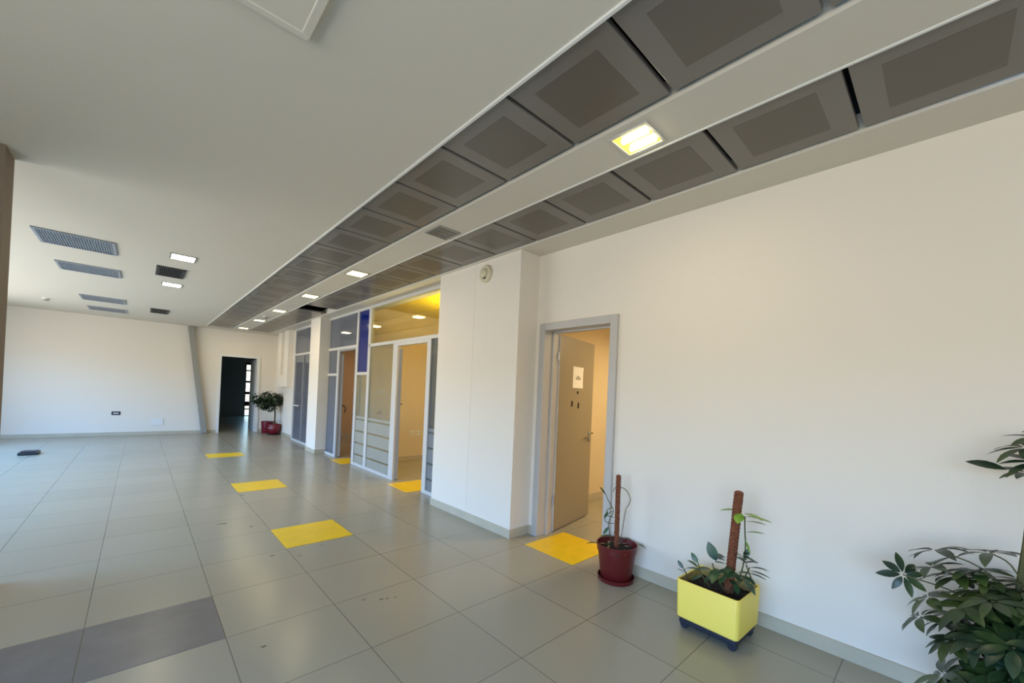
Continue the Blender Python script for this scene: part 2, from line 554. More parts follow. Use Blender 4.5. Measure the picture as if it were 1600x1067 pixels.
for hz in (1.85, .3):
    bm = bmesh.new()
    tube(bm, [(3.303, 2.842, hz), (3.303, 2.842, hz + .09)], .011, 10)
    link('hinge', bm, CHROME, dr, smooth=True)
for sxx, sz, hw, hh in ((.445, 1.515, .017, .015), (.315, 1.385, .018, .032), (.475, 1.365, .018, .032)):
    bm = bmesh.new()
    box(bm, sxx - hw, sxx + hw, -.0475, -.045, sz - hh, sz + hh, LM @ Matrix.Translation((sxx, 0, sz)) @ Matrix.Rotation(.15, 4, 'Y') @ Matrix.Translation((-sxx, 0, -sz)))
    link('sticker', bm, BLACK, leafo)['label'] = 'small dark sticker'
bm = bmesh.new()
bmesh.ops.create_grid(bm, x_segments=6, y_segments=8, size=.5)
for v in bm.verts:
    x, y = v.co.x, v.co.y
    v.co = LM @ Vector((.44 + x * .25, -.0475 - .006 * (abs(y) ** 3 * 6) * (.6 + x), 1.69 + y * .245))
no = link('paper_notice', bm, PAPER)
so = no.modifiers.new('sheet', 'SOLIDIFY')
so.thickness = .001
tag(no, 'white paper notice taped to the upper part of the open grey door', 'notice')
bm = bmesh.new()
box(bm, .38, .50, -.0502, -.0498, 1.665, 1.69, LM)
box(bm, .41, .47, -.0502, -.0498, 1.692, 1.708, LM)
link('faint_print', bm, GREYINK, no)

# far doorway
d3 = boxes('door_3', [(1.66, 1.72, FAR - .02, FAR + .2, 0, 2.26), (2.60, 2.68, FAR - .02, FAR + .2, 0, 2.26), (1.72, 2.60, FAR - .02, FAR + .2, 2.2, 2.26)], WHITEP)
struct(d3, 'pale frame around the dark doorway in the far wall')
bm = bmesh.new()
bar(bm, (2.60, FAR + .21, 1.09), (2.62, 15.1, 1.09), .04, 2.16)
link('door_leaf', bm, DARKWALL, d3)

# ------------------------------------------------------------------ glass partitions
GX = 3.05                       # glass plane


def part_boxes(name, lst, m, parent, bevel=.003):
    return boxes(name, [(GX - .025, GX + .03, a, b, c, e) for a, b, c, e in lst], m, parent, bevel)


def pane(a, b, c, e, m, parent, name='glass_pane', x=GX):
    return boxes(name, [(x - .003, x + .003, a, b, c, e)], m, parent)


def frost(a, b, m, parent, bands=((.05, .195), (.225, .415), (.445, .635), (.665, .855), (.885, .93))):
    return boxes('frosted_band', [(GX - .0055, GX - .0035, a, b, c, e) for c, e in bands], m, parent)


# partition of the near office: right sidelight, doorway, big pane, narrow pane with blue panel
P = empty('glass_partition', (GX, 6.0, 0))
tag(P, 'silver framed glass office front with frosted stripes and a blue panel', 'glass partition')
P.matrix_world = Matrix.Translation((GX, 6.0, 0))


def adopt(o, P):
    o.parent = P
    o.matrix_parent_inverse = Matrix.Translation((-P.location[0], -P.location[1], -P.location[2]))
    return o


fr = []
adopt(part_boxes('top_rail', [(4.49, 7.70, 2.90, 2.95)], ALU, None), P)
adopt(part_boxes('transom_rail', [(4.49, 7.11, 2.205, 2.26)], ALU, None), P)
for a, b, z0, z1 in ((5.0, 5.07, 0, 2.205), (6.08, 6.16, 0, 2.205), (7.06, 7.16, 0, 2.90), (7.62, 7.70, 0, 2.90)):
    adopt(part_boxes('post', [(a, b, z0, z1)], ALU, None), P)
for a, b in ((4.49, 5.0), (6.16, 7.06), (7.16, 7.62)):
    adopt(part_boxes('bottom_rail', [(a, b, 0, .05)], ALU, None), P)
adopt(part_boxes('mid_rail', [(7.16, 7.62, 1.70, 1.755)], ALU, None), P)
pn = adopt(pane(4.49, 7.06, 2.26, 2.90, GLASST, None), P)
pn['label'] = 'tinted transom pane above the doorway'
for a, b, gm, fm in ((4.49, 5.0, GLASSD, FROSTD), (6.16, 7.06, GLASS, FROST), (7.16, 7.62, GLASS, FROST)):
    q = adopt(pane(a, b, .05, 2.205 if b != 7.62 else 1.70, gm, None), P)
    f = frost(a, b, fm, None)
    f.parent = q
bl = adopt(pane(7.16, 7.62, 1.755, 2.90, BLUE, None, 'blue_panel'), P)
bl['label'] = 'opaque deep blue glass panel'
# stripes of the little sign on the right sidelight
adopt(boxes('sign_sticker', [(GX - .0065, GX - .004, 4.69, 4.83, z, z + .018) for z in (1.34, 1.37, 1.40, 1.43, 1.455)], BLACK, None), P)
# opened glass door of the office, seen nearly edge-on
d2 = boxes('door_2', [(GX - .025, GX + .03, 6.0, 6.08, 0, 2.205), (GX - .025, GX + .03, 5.07, 5.1, 0, 2.205), (GX - .025, GX + .03, 5.1, 6.0, 2.16, 2.205)], ALU, bevel=.003)
struct(d2, 'silver frame and opened leaf of the near glass office doorway')
bm = bmesh.new()
DA = Vector((GX + .03, 5.985, 0))
DD = Vector((.415, .91, 0)).normalized()
DE = DA + DD * .86
for a, b, wz, z in ((0, .08, 2.1, 1.07), (.78, .86, 2.1, 1.07), (.08, .78, .1, .07), (.08, .78, .1, 2.07)):
    bar(bm, DA + DD * a + Vector((0, 0, z)), DA + DD * b + Vector((0, 0, z)), .05, wz)
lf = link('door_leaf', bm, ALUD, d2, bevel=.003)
bm = bmesh.new()
bar(bm, DA + DD * .08 + Vector((0, 0, 1.07)), DA + DD * .78 + Vector((0, 0, 1.07)), .006, 1.9)
link('glass_pane', bm, GLASS, lf)
bm = bmesh.new()
NN = Vector((.91, -.415, 0))
c0 = DA + DD * .82 + NN * .025
box(bm, c0.x - .02, c0.x + .02, c0.y - .02, c0.y + .02, 1.12, 1.26)
tube(bm, [c0 + Vector((0, 0, 1.2)), c0 + NN * .06 + Vector((0, 0, 1.2)), c0 + NN * .06 - DD * .1 + Vector((0, 0, 1.2))], .01)
link('handle', bm, BLACK, lf)['label'] = 'dark lever handle'

# partition of the far office, left of the blue panel up to the far pillar
P2 = empty('glass_partition', (GX, 8.5, 0))
tag(P2, 'blue-grey glass office front between the far white pillar and the blue panel', 'glass partition')
adopt(part_boxes('top_rail', [(7.70, 9.30, 2.90, 2.95)], ALU, None), P2)
adopt(part_boxes('transom_rail', [(7.70, 9.30, 2.23, 2.285)], ALU, None), P2)
adopt(part_boxes('mid_rail', [(8.68, 9.30, 1.69, 1.74)], ALU, None), P2)
adopt(part_boxes('bottom_rail', [(8.68, 9.30, 0, .05)], ALU, None), P2)
adopt(part_boxes('post', [(8.61, 8.68, 0, 2.23)], ALU, None), P2)
adopt(pane(7.70, 9.30, 2.285, 2.90, GLASSB, None), P2)
adopt(pane(8.68, 9.30, 1.74, 2.23, GLASSB, None), P2)
adopt(pane(8.68, 9.30, .05, 1.69, GLASSB, None), P2)
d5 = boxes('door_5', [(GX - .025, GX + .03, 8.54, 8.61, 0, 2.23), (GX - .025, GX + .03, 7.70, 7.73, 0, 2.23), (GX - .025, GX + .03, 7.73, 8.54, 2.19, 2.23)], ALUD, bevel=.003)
struct(d5, 'grey frame of the brown doorway beside the blue panel')
bm = bmesh.new()
DA5 = Vector((GX + .04, 8.53, 0))
DD5 = Vector((.30, .955, 0)).normalized()
bar(bm, DA5 + Vector((0, 0, 1.08)), DA5 + DD5 * .8 + Vector((0, 0, 1.08)), .045, 2.12)
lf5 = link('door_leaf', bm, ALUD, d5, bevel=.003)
bm = bmesh.new()
N5 = Vector((.955, -.3, 0))
c5 = DA5 + DD5 * .72 + N5 * .0225 + Vector((0, 0, 1.02))
tube(bm, spline([c5, c5 + N5 * .07 + Vector((0, 0, .02)), c5 + N5 * .1 - DD5 * .12 + Vector((0, 0, -.05)), c5 + N5 * .08 - DD5 * .2 + Vector((0, 0, -.11))], 5), .011)
link('handle', bm, BLACK, lf5, smooth=True)

# last partition, beyond the far pillar
P3 = empty('glass_partition', (GX, 11.0, 0))
tag(P3, 'blue-grey glass front beyond the far white pillar, nearest the red pots', 'glass partition')
adopt(part_boxes('top_rail', [(9.87, 11.87, 2.89, 2.95)], ALU, None), P3)
adopt(part_boxes('transom_rail', [(9.87, 11.80, 2.23, 2.285)], ALU, None), P3)
adopt(part_boxes('bottom_rail', [(9.87, 11.80, 0, .05)], ALU, None), P3)
adopt(part_boxes('post', [(11.80, 11.87, 0, 2.89)], ALU, None), P3)
adopt(part_boxes('mid_post', [(11.02, 11.07, .05, 2.23)], ALUD, None), P3)
adopt(pane(9.87, 11.80, 2.285, 2.89, GLASSB, None), P3)
adopt(pane(11.07, 11.80, .05, 2.23, GLASSB, None), P3)
adopt(pane(9.87, 11.02, .05, 2.23, GLASSB, None), P3)
bm = bmesh.new()
tube(bm, [(GX - .03, 11.27, .93), (GX - .06, 11.3, .93), (GX - .06, 11.74, .93), (GX - .03, 11.77, .93)], .014)
adopt(link('push_bar', bm, WHITEP, None, smooth=True), P3)['label'] = 'white horizontal push bar'

# ------------------------------------------------------------------ metal ceiling panels
ORD = ['first', 'second', 'third', 'fourth', 'fifth', 'sixth', 'seventh', 'eighth', 'ninth', 'tenth', 'eleventh', 'twelfth', 'thirteenth', 'fourteenth',
       'fifteenth', 'sixteenth', 'seventeenth', 'eighteenth', 'nineteenth', 'twentieth', 'twenty-first', 'twenty-second', 'twenty-third']


def make_panel(wd):
    bm = bmesh.new()
    h = .289
    box(bm, -wd / 2, wd / 2, -h, h, 0, .03)
    o = link('metal_ceiling_tile', bm, PANEL, bevel=.006)
    bm = bmesh.new()
    box(bm, -wd / 2 + .105, wd / 2 - .105, -h + .105, h - .105, -.0012, .001)
    f = link('perforated_field', bm, PERF, o)
    f['label'] = 'darker perforated centre'
    return o, f


for row, (xc, wd, lab) in enumerate(((1.566, .562, 'row beside the white ceiling'), (2.491, .572, 'row nearest the wall'))):
    src, fld = make_panel(wd)
    for k in range(23):
        if row == 1 and k == 14:        # one panel is missing: black hole
            continue
        if k == 0:
            o, f = src, fld
        else:
            o, f = src.copy(), fld.copy()
            COL.objects.link(o)
            COL.objects.link(f)
            f.parent = o
        o.location = (xc, Y0 + .3 + .6 * k, CZ + .012)
        if row == 0 and k == 20:
            o.rotation_euler = (math.radians(1.6), 0, 0)
            o.location.z += .012
            o.location.y += .01
        if row == 0 and k == 21:
            o.rotation_euler = (math.radians(-1.4), 0, 0)
            o.location.z += .012
        end = 'camera'
        tag(o, 'grey perforated ceiling panel, %s from the camera in the %s' % (ORD[k - (1 if row == 1 and k > 14 else 0)], lab), 'ceiling panel', 'perforated metal ceiling panels in the ' + lab)

# ------------------------------------------------------------------ ceiling lamps
SPOTS = []


def downlight(x, y, wx, wy, label, group, lit, bulbs=False, watt=5.5, glow=None):
    P = empty('recessed_ceiling_lamp', (x, y, CZ))
    tag(P, label, 'ceiling lamp', group)
    t = .016
    bm = bmesh.new()
    for b in ((-wx / 2, wx / 2, -wy / 2, -wy / 2 + t), (-wx / 2, wx / 2, wy / 2 - t, wy / 2), (-wx / 2, -wx / 2 + t, -wy / 2 + t, wy / 2 - t), (wx / 2 - t, wx / 2, -wy / 2 + t, wy / 2 - t)):
        box(bm, *b, -.008, 0)
    link('trim_frame', bm, PIPEGREY if not bulbs else DFRAME, P)
    if bulbs:
        bm = bmesh.new()
        box(bm, -wx / 2 + t, wx / 2 - t, -wy / 2 + t, wy / 2 - t, -.002, 0)
        link('reflector', bm, REFL, P)
        for yy in (-.045, .045):
            bm = bmesh.new()
            tube(bm, [(yy, -wy / 2 + .03, -.011), (yy, wy / 2 - .055, -.011)], .013, 10)
            link('bulb', bm, TUBE, P)
    elif lit:
        bm = bmesh.new()
        box(bm, -wx / 2 + t, wx / 2 - t, -wy / 2 + t, wy / 2 - t, -.006, 0)
        link('diffuser', bm, glow or GLOW, P)
    else:
        bm = bmesh.new()
        box(bm, -wx / 2 + t, wx / 2 - t, -wy / 2 + t, wy / 2 - t, -.003, 0)
        link('reflector', bm, mat('dull_mirror_reflector', srgb(120, 120, 112), .3, metal=.6), P)
        for j in range(3):
            bm = bmesh.new()
            yy = -wy / 2 + wy * (j + 1) / 4
            box(bm, -wx / 2 + t, wx / 2 - t, yy - .003, yy + .003, -.008, -.003)
            link('louvre_blade', bm, ALUD, P)
    if lit:
        l = bpy.data.lights.new('lamp_light', 'AREA')
        l.shape = 'RECTANGLE'
        l.size, l.size_y = wx * .8, wy * .8
        l.energy = watt
        l.color = (1.0, .84, .55)
        o = bpy.data.objects.new('lamp_light', l)
        o.parent = P
        o.location = (0, 0, -.03)
        COL.objects.link(o)
    return P


XS = 2.035
downlight(XS, 1.235, .225, .24, 'lit square ceiling lamp with two bare bulbs, nearest lamp in the white strip', 'recessed lamps in the white ceiling strip', True, True)
downlight(XS, 3.24, .235, .25, 'unlit grey square lamp in the white strip, between the two nearest lit lamps', 'recessed lamps in the white ceiling strip', False)
for k, (y, wrd) in enumerate(((5.26, 'second'), (7.22, 'third'), (9.23, 'fourth'), (11.07, 'fifth'), (13.05, 'sixth'))):
    downlight(XS, y, .235, .26, 'lit yellow-white recessed lamp, %s lit one from the camera in the white strip' % wrd, 'recessed lamps in the white ceiling strip', True)
downlight(.34, 6.34, .25, .29, 'bright white recessed lamp in the plain ceiling, just before the louvred vent', 'recessed lamps in the plain white ceiling', True, glow=GLOWW)
downlight(.325, 8.28, .25, .29, 'bright white recessed lamp in the plain ceiling, just beyond the louvred vent', 'recessed lamps in the plain white ceiling', True, glow=GLOWW)
# unseen lamps of the warm-lit rooms behind; uplights added to brighten their ceilings
for nm, x, y, z, wtt, wup, c, lab in (('office_ceiling_lamp', 4.9, 1.9, 2.75, 34, 14, (1.0, .76, .40), 'warm ceiling lamp in the room behind the grey door'),
                                 ('office_ceiling_lamp', 4.2, 5.6, 3.04, 9, 50, (1.0, .84, .56), 'warm ceiling lamp in the near glass office'),
                                 ('office_ceiling_lamp', 5.4, 10.3, 3.04, 10, 8, (1.0, .76, .46), 'warm ceiling lamp in the far glass office')):
    P = empty(nm, (x, y, z))
    tag(P, lab, 'ceiling lamp')
    dz = .70 if y == 5.6 else .34  # hung lower in the near office so its uplight spreads over the ceiling
    boxes('lamp_shade', [(-.2, .2, -.2, .2, -dz, -dz + .04)], GLOWW, P, bevel=.005)
    for k in (-.15, .15):
        boxes('suspension_rod', [(k - .006, k + .006, -.006, .006, -dz + .04, 0)], CHROME, P)
    area('lamp_light', (x, y, z - dz - .02), (.4, .4), (0, 0, 0), wtt, c)
    area('lamp_light', (x, y, z - dz + .06), (.4, .4), (math.pi, 0, 0), wup, c)  # uplight added to brighten the ceiling above

# ------------------------------------------------------------------ ceiling vents, hatches, detectors


def vent(name, x0, x1, y0, y1, label, cat, group, slats, m, alongx=False):
    P = empty(name, ((x0 + x1) / 2, (y0 + y1) / 2, CZ))
    tag(P, label, cat, group)
    a, b = (x1 - x0) / 2, (y1 - y0) / 2
    t = .03
    bm = bmesh.new()
    for q in ((-a, a, -b, -b + t), (-a, a, b - t, b), (-a, -a + t, -b + t, b - t), (a - t, a, -b + t, b - t)):
        box(bm, *q, -.014, 0)
    link('frame', bm, m, P, bevel=.003)
    bm = bmesh.new()
    box(bm, -a + t, a - t, -b + t, b - t, -.003, 0)
    link('backing', bm, VOID if m is BLACK else m, P)
    bm = bmesh.new()
    for j in range(slats):
        x = -a + t + (2 * a - 2 * t) * (j + .5) / slats
        box(bm, x - .0035, x + .0035, -b + t, b - t, -.012, -.003)
    link('louvre', bm, m if m is not BLACK else SLAT, P)
    return P


for y0, y1, lab in ((6.28, 6.9, 'nearest to the camera'), (7.85, 8.42, 'second from the camera'), (10.72, 11.36, 'third from the camera'), (12.3, 12.9, 'nearest the far wall')):
    vent('ceiling_vent', -.86, -.245, y0, y1, 'square grey ceiling grille at the left, %s of the four' % lab, 'ceiling grille', 'square grey ceiling grilles', 26, GRILLE)
vent('louvred_vent', .115, .42, 7.02, 7.64, 'dark louvred ceiling vent between the two bright white lamps', 'ceiling vent', 'dark louvred ceiling vents', 13, BLACK)
vent('louvred_vent', .125, .43, 11.4, 12.1, 'dark louvred ceiling vent near the far wall', 'ceiling vent', 'dark louvred ceiling vents', 13, BLACK)

H = empty('ceiling_hatch', (.18, 1.58, CZ))
tag(H, 'white square access panel fixed under the ceiling at the top of the picture', 'access panel')
bm = bmesh.new()
a, t = .295, .035
for q in ((-a, a, -a, -a + t), (-a, a, a - t, a), (-a, -a + t, -a + t, a - t), (a - t, a, -a + t, a - t)):
    box(bm, *q, -.03, 0)
link('frame', bm, CEIL, H, bevel=.004)
bm = bmesh.new()
box(bm, -a + t, a - t, -a + t, a - t, -.024, 0)
link('cover', bm, CEIL, H)

for x, y, lab in ((-1.39, 12.03, 'small round smoke detector on the ceiling at the far left'), (XS - .03, 10.3, 'small grey detector in the white ceiling strip between two lit lamps')):
    D = empty('smoke_detector', (x, y, CZ))
    tag(D, lab, 'smoke detector')
    bm = bmesh.new()
    lathe(bm, [(.055, 0), (.055, -.015)], n=24)
    link('base', bm, WHITEP, D, smooth=True)
    bm = bmesh.new()
    lathe(bm, [(.045, -.015), (.04, -.04), (.02, -.048)], n=24)
    link('sensor_head', bm, PIPEGREY, D, smooth=True)

# siren on the near pillar
D = empty('wall_siren', (2.82, 3.545, 2.80))
tag(D, 'round ivory alarm sounder high on the near white pillar', 'alarm')
D.rotation_euler = (0, -math.pi / 2, 0)
bm = bmesh.new()
lathe(bm, [(.098, 0), (.098, .022), (.09, .03), (.06, .032)], n=40)
link('base', bm, IVORY, D, smooth=True)
bm = bmesh.new()
lathe(bm, [(.05, .03), (.048, .055), (.036, .062)], n=32)
link('dome', bm, IVORY, D, smooth=True)
for a0, a1 in ((.3, 1.5), (2.1, 2.9)):
    bm = bmesh.new()
    pts = [(.056 * math.cos(a0 + (a1 - a0) * i / 8 + .8), .056 * math.sin(a0 + (a1 - a0) * i / 8 + .8), .034) for i in range(9)]
    tube(bm, pts, .007, 8)
    link('sound_slot', bm, BLACK, D, smooth=True)

# ------------------------------------------------------------------ far wall fittings
bm = bmesh.new()
bar(bm, (.99, FAR - .09, 2.94), (1.385, FAR - .09, .01), .13, .09, upv=(0, 1, 0))
o = link('diagonal_brace', bm, PIPEGREY, bevel=.006)
tag(o, 'slanting grey steel brace running up the far wall', 'brace')
S = empty('wall_socket', (-.39, FAR, .56))
tag(S, 'dark wall socket on the far wall, left of the slanting brace', 'socket')
bm = bmesh.new()
box(bm, -.08, .08, -.012, 0, -.045, .045)
link('face_plate', bm, NAVY, S, bevel=.004)
bm = bmesh.new()
box(bm, -.05, .05, -.016, -.012, -.012, .012)
link('socket_insert', bm, WHITEP, S)
S = empty('wall_outlet_plate', (.40, FAR, .33))
tag(S, 'white flush outlet plate low on the far wall', 'outlet plate')
bm = bmesh.new()
box(bm, -.12, .12, -.012, 0, -.09, .09)
link('face_plate', bm, WHITEP, S, bevel=.004)
bm = bmesh.new()
box(bm, -.09, .09, -.016, -.012, -.06, .06)
link('cover', bm, WHITEP, S, bevel=.003)

# sockets inside the near office
for x, z, lab in ((4.235, .565, 'white double socket in the near glass office, left of the pair'), (4.385, .56, 'white double socket in the near glass office, right of the pair'),
                  (3.53, 1.40, 'white switch plate seen through the big glass pane'), (3.52, .995, 'small grey plate seen through the big glass pane, under the switch')):
    S = empty('wall_socket', (x, 7.6, z))
    tag(S, lab, 'socket')
    hw, hh = (.062, .045) if z < 1.2 else (.075, .035)
    if 'small' in lab:
        hw, hh = .03, .025
    bm = bmesh.new()
    box(bm, -hw, hw, -.012, 0, -hh, hh)
    link('face_plate', bm, WHITEP if 'small' not in lab else PIPEGREY, S, bevel=.003)
    for sgn in (-1, 1):
        bm = bmesh.new()
        box(bm, sgn * hw * .5 - hw * .3, sgn * hw * .5 + hw * .3, -.015, -.012, -hh * .55, hh * .55)
        link('socket_insert', bm, IVORY, S)

# ------------------------------------------------------------------ floor things


def ftile(name, x0, x1, y0, y1, m, label, cat, group, h=.002):
    o = boxes(name, [(x0 + .002, x1 - .002, y0 + .002, y1 - .002, 0, h)], m)
    tag(o, label, cat, group)
    return o


YG = 'yellow floor tiles'
gx = lambda u: -.18 + .6 * u
ftile('yellow_floor_tile', gx(2), gx(3), 3.976, 4.576, YTILE, 'yellow floor tile in the open floor, nearest of the three in line', 'floor tile', YG)
ftile('yellow_floor_tile', gx(2), gx(3), 6.376, 6.976, YTILE, 'yellow floor tile in the open floor, middle one of the three in line', 'floor tile', YG)
ftile('yellow_floor_tile', gx(2), gx(3), 9.52, 10.05, YTILE, 'yellow floor tile in the open floor, nearest the far wall', 'floor tile', YG)
ftile('yellow_floor_tile', 2.825, 3.425, 2.478, 2.776, YTILE, 'yellow half tile in the grey doorway, half beside the opened leaf', 'floor tile', YG)
ftile('yellow_floor_tile', 2.825, 3.425, 2.18, 2.478, YTILE, 'yellow half tile in the grey doorway, half beside the red pot', 'floor tile', YG)
ftile('yellow_floor_tile', 2.85, 3.42, 5.2, 5.82, YTILE, 'yellow floor tile in the near glass office doorway', 'floor tile', YG)
ftile('yellow_floor_tile', 2.85, 3.42, 7.76, 8.36, YTILE, 'yellow floor tile in the brown doorway beside the blue panel', 'floor tile', YG)
DG = 'dark grey floor tiles'
ftile('dark_floor_tile', gx(0), gx(1), 2.772, 3.372, DTILE, 'dark grey floor tile in the lower left, the one ending nearest the yellow tiles', 'floor tile', DG)
ftile('dark_floor_tile', gx(-1), gx(0), 2.772, 3.372, DTILE, 'dark grey floor tile at the left edge of the picture', 'floor tile', DG)

for x, y, lab in ((-1.41, 11.3, 'black floor socket box lying on the tiles near the far wall'),):
    B = empty('floor_box', (x, y, 0))
    tag(B, lab, 'floor box')
    bm = bmesh.new()
    box(bm, -.12, .12, -.16, .16, 0, .05)
    link('housing', bm, BLACK, B, bevel=.012)
    bm = bmesh.new()
    box(bm, -.09, .09, -.12, .12, .05, .062)
    link('lid', bm, NAVY, B, bevel=.006)

# ------------------------------------------------------------------ plants
# 1 dark red pot with a bare moss pole
PX, PY = 2.9, 1.795
A = empty('potted_plant', (PX, PY, 0))
tag(A, 'dark red round pot with a bare brown moss pole beside the doorway', 'potted plant')
bm = bmesh.new()
lathe(bm, [(.118, 0), (.14, .004), (.147, .035), (.141, .035), (.134, .008)], n=48, cap1=False)
link('saucer', bm, REDPOT, A, smooth=True)
bm = bmesh.new()
lathe(bm, [(.112, .008), (.120, .02), (.150, .235), (.156, .237), (.161, .292), (.155, .294), (.148, .24), (.146, .235)], n=48, cap1=True)
link('pot', bm, REDPOT, A, smooth=True)
bm = bmesh.new()
lathe(bm, [(.146, .244), (.10, .25), (.03, .256)], n=30)
link('soil', bm, SOIL, A, smooth=True)


def moss_pole(parent, a, b, r, m=COIR):
    bm = bmesh.new()
    N = 60
    a, b = Vector(a), Vector(b)
    tube(bm, [a.lerp(b, i / N) + Vector((random.uniform(-1, 1), random.uniform(-1, 1), 0)) * .0012 for i in range(N + 1)],
         [r * (1 + (.10 if i % 2 else -.04)) for i in range(N)] + [r * .8], 14)
    return link('moss_pole', bm, m, parent, smooth=False)


moss_pole(A, (-.005, .002, .24), (.0, .01, .842), .019)
bm = bmesh.new()
for pts in (((.0, .04, .25), (-.055, .05, .42), (-.07, .035, .48), (-.05, .02, .53), (-.03, .03, .565), (-.055, .06, .63), (-.07, .085, .69)),
            ((.02, -.02, .30), (.05, -.035, .55), (.07, -.05, .60), (.075, -.06, .66), (.04, -.03, .73), (-.02, .01, .75), (-.045, .03, .71)),
            ((-.03, .02, .5), (-.08, .05, .52), (-.085, .05, .56), (-.05, .03, .585)),
            ((-.02, .01, .45), (-.075, .06, .46), (-.085, .065, .51), (-.04, .03, .55))):
    tube(bm, spline(pts, 6), .0032, 6)
link('vine', bm, STEM, A, smooth=True)
bm = bmesh.new()
leaf(bm, (-.07, .085, .68), (-.3, .4, .75), (0.6, 0, .6), .075, .028, .1)
leaf(bm, (-.02, .02, .34), (-.5, .55, .2), (0, 0, 1), .11, .05, .35)
leaf(bm, (.03, -.03, .33), (.35, -.6, .25), (0, 0, 1), .07, .035, .3)
leaf(bm, (-.10, .13, .27), (-.5, .8, .35), (0, 0, 1), .075, .035, .6)
leaf(bm, (.12, -.11, .29), (.3, -.8, .1), (0, 0, 1), .07, .03, .5)
leaf(bm, (-.06, .05, .42), (-.2, .3, -.7), (1, 0, 0), .07, .028, .2)
leaf(bm, (-.075, .05, .55), (-.2, .2, -.8), (1, 0, 0), .06, .026, .3)
leaf(bm, (-.06, -.05, .255), (-.8, -.4, .5), (0, 0, 1), .08, .04, .6)
link('foliage', bm, LEAFD, A, smooth=True)
bm = bmesh.new()
for i in range(16):
    an = random.uniform(0, 6.28)
    rr = random.uniform(.05, .12)
    leaf(bm, (rr * math.cos(an), rr * math.sin(an), .258), (math.cos(an + random.uniform(-1, 1)), math.sin(an + random.uniform(-1, 1)), .1), (0, 0, 1), random.uniform(.04, .07), random.uniform(.012, .02), .2)
link('dry_leaves', bm, DRYLEAF, A, smooth=True)

# 2 yellow planter on castors
Q = empty('planter', (2.78, .972, 0))
Q.rotation_euler = (0, 0, math.radians(-2))
tag(Q, 'square yellow planter on dark castors with a moss pole and leafy climber', 'potted plant')
hx, hy, zb, zt, th = .178, .192, .075, .318, .012
bm = bmesh.new()


def rrect(hx, hy, r, z, n=6):
    o = []
    for cx, cy, a0 in ((hx - r, hy - r, 0), (-hx + r, hy - r, 90), (-hx + r, -hy + r, 180), (hx - r, -hy + r, 270)):
        for i in range(n + 1):
            a = math.radians(a0 + 90 * i / n)
            o.append(bm.verts.new((cx + r * math.cos(a), cy + r * math.sin(a), z)))
    return o


def loft(rings, cap0=False, cap1=False):
    for a, b in zip(rings, rings[1:]):
        for i in range(len(a)):
            bm.faces.new((a[i], a[(i + 1) % len(a)], b[(i + 1) % len(b)], b[i]))
    if cap0:
        bm.faces.new(rings[0][::-1])
    if cap1:
        bm.faces.new(rings[-1])


loft([rrect(hx - .014, hy - .014, .02, zb), rrect(hx - .006, hy - .006, .024, zb + .008), rrect(hx, hy, .026, zt - .004), rrect(hx - .003, hy - .003, .024, zt), rrect(hx - .009, hy - .009, .02, zt), rrect(hx - .012, hy - .012, .018, zt - .006)], cap0=True)
link('planter_box', bm, YPLANT, Q, smooth=True)
bm = bmesh.new()
loft([rrect(hx - .0125, hy - .0125, .018, zt - .006), rrect(hx - .016, hy - .016, .018, zt - .075)], cap1=True)
link('inner_liner', bm, YINNER, Q, smooth=True)['label'] = 'soil-stained inside of the planter'
bm = bmesh.new()
g = bmesh.ops.create_grid(bm, x_segments=24, y_segments=24, size=1)
for v in bm.verts:
    x, y = v.co.x, v.co.y
    v.co = Vector((x * (hx - .017), y * (hy - .017), zt - .052 + random.uniform(-.007, .009) - .012 * (x * x + y * y) / 2))
link('soil', bm, SOIL, Q, smooth=True)
bm = bmesh.new()
box(bm, -.158, .158, -.172, .172, .036, zb + .002)
base = link('trolley_base', bm, NAVY, Q, bevel=.008)
for cx in (-1, 1):
    for cy in (-1, 1):
        bm = bmesh.new()
        tube(bm, [(cx * .125 - .016, cy * .145, .026), (cx * .125 + .016, cy * .145, .026)], .026, 18)
        box(bm, cx * .125 - .02, cx * .125 + .02, cy * .145 - .02, cy * .145 + .02, .028, .04)
        link('castor', bm, NAVY, base, bevel=.003)
PB = Vector((.02, -.055, .26))
PT = Vector((.035, -.092, .912))
moss_pole(Q, PB, PT, .026)
bm = bmesh.new()
stems = [
    ((.03, -.08, .27), (.05, -.12, .42), (.05, -.135, .56), (.045, -.13, .68), (.05, -.125, .76)),
    ((.0, -.04, .27), (-.04, .0, .38), (-.05, .02, .44)),
    ((.02, -.07, .27), (.02, -.14, .38), (.03, -.17, .46)),
    ((-.03, .03, .27), (-.05, .08, .34), (-.05, .11, .41)),
    ((-.08, .15, .27), (-.09, .165, .33), (-.10, .18, .36)),
    ((.06, -.14, .46), (.09, -.165, .36), (.1, -.18, .27)),
]
for s_ in stems:
    tube(bm, spline(s_, 6), .0042, 6)
link('climber_stem', bm, STEM, Q, smooth=True)
bm = bmesh.new()
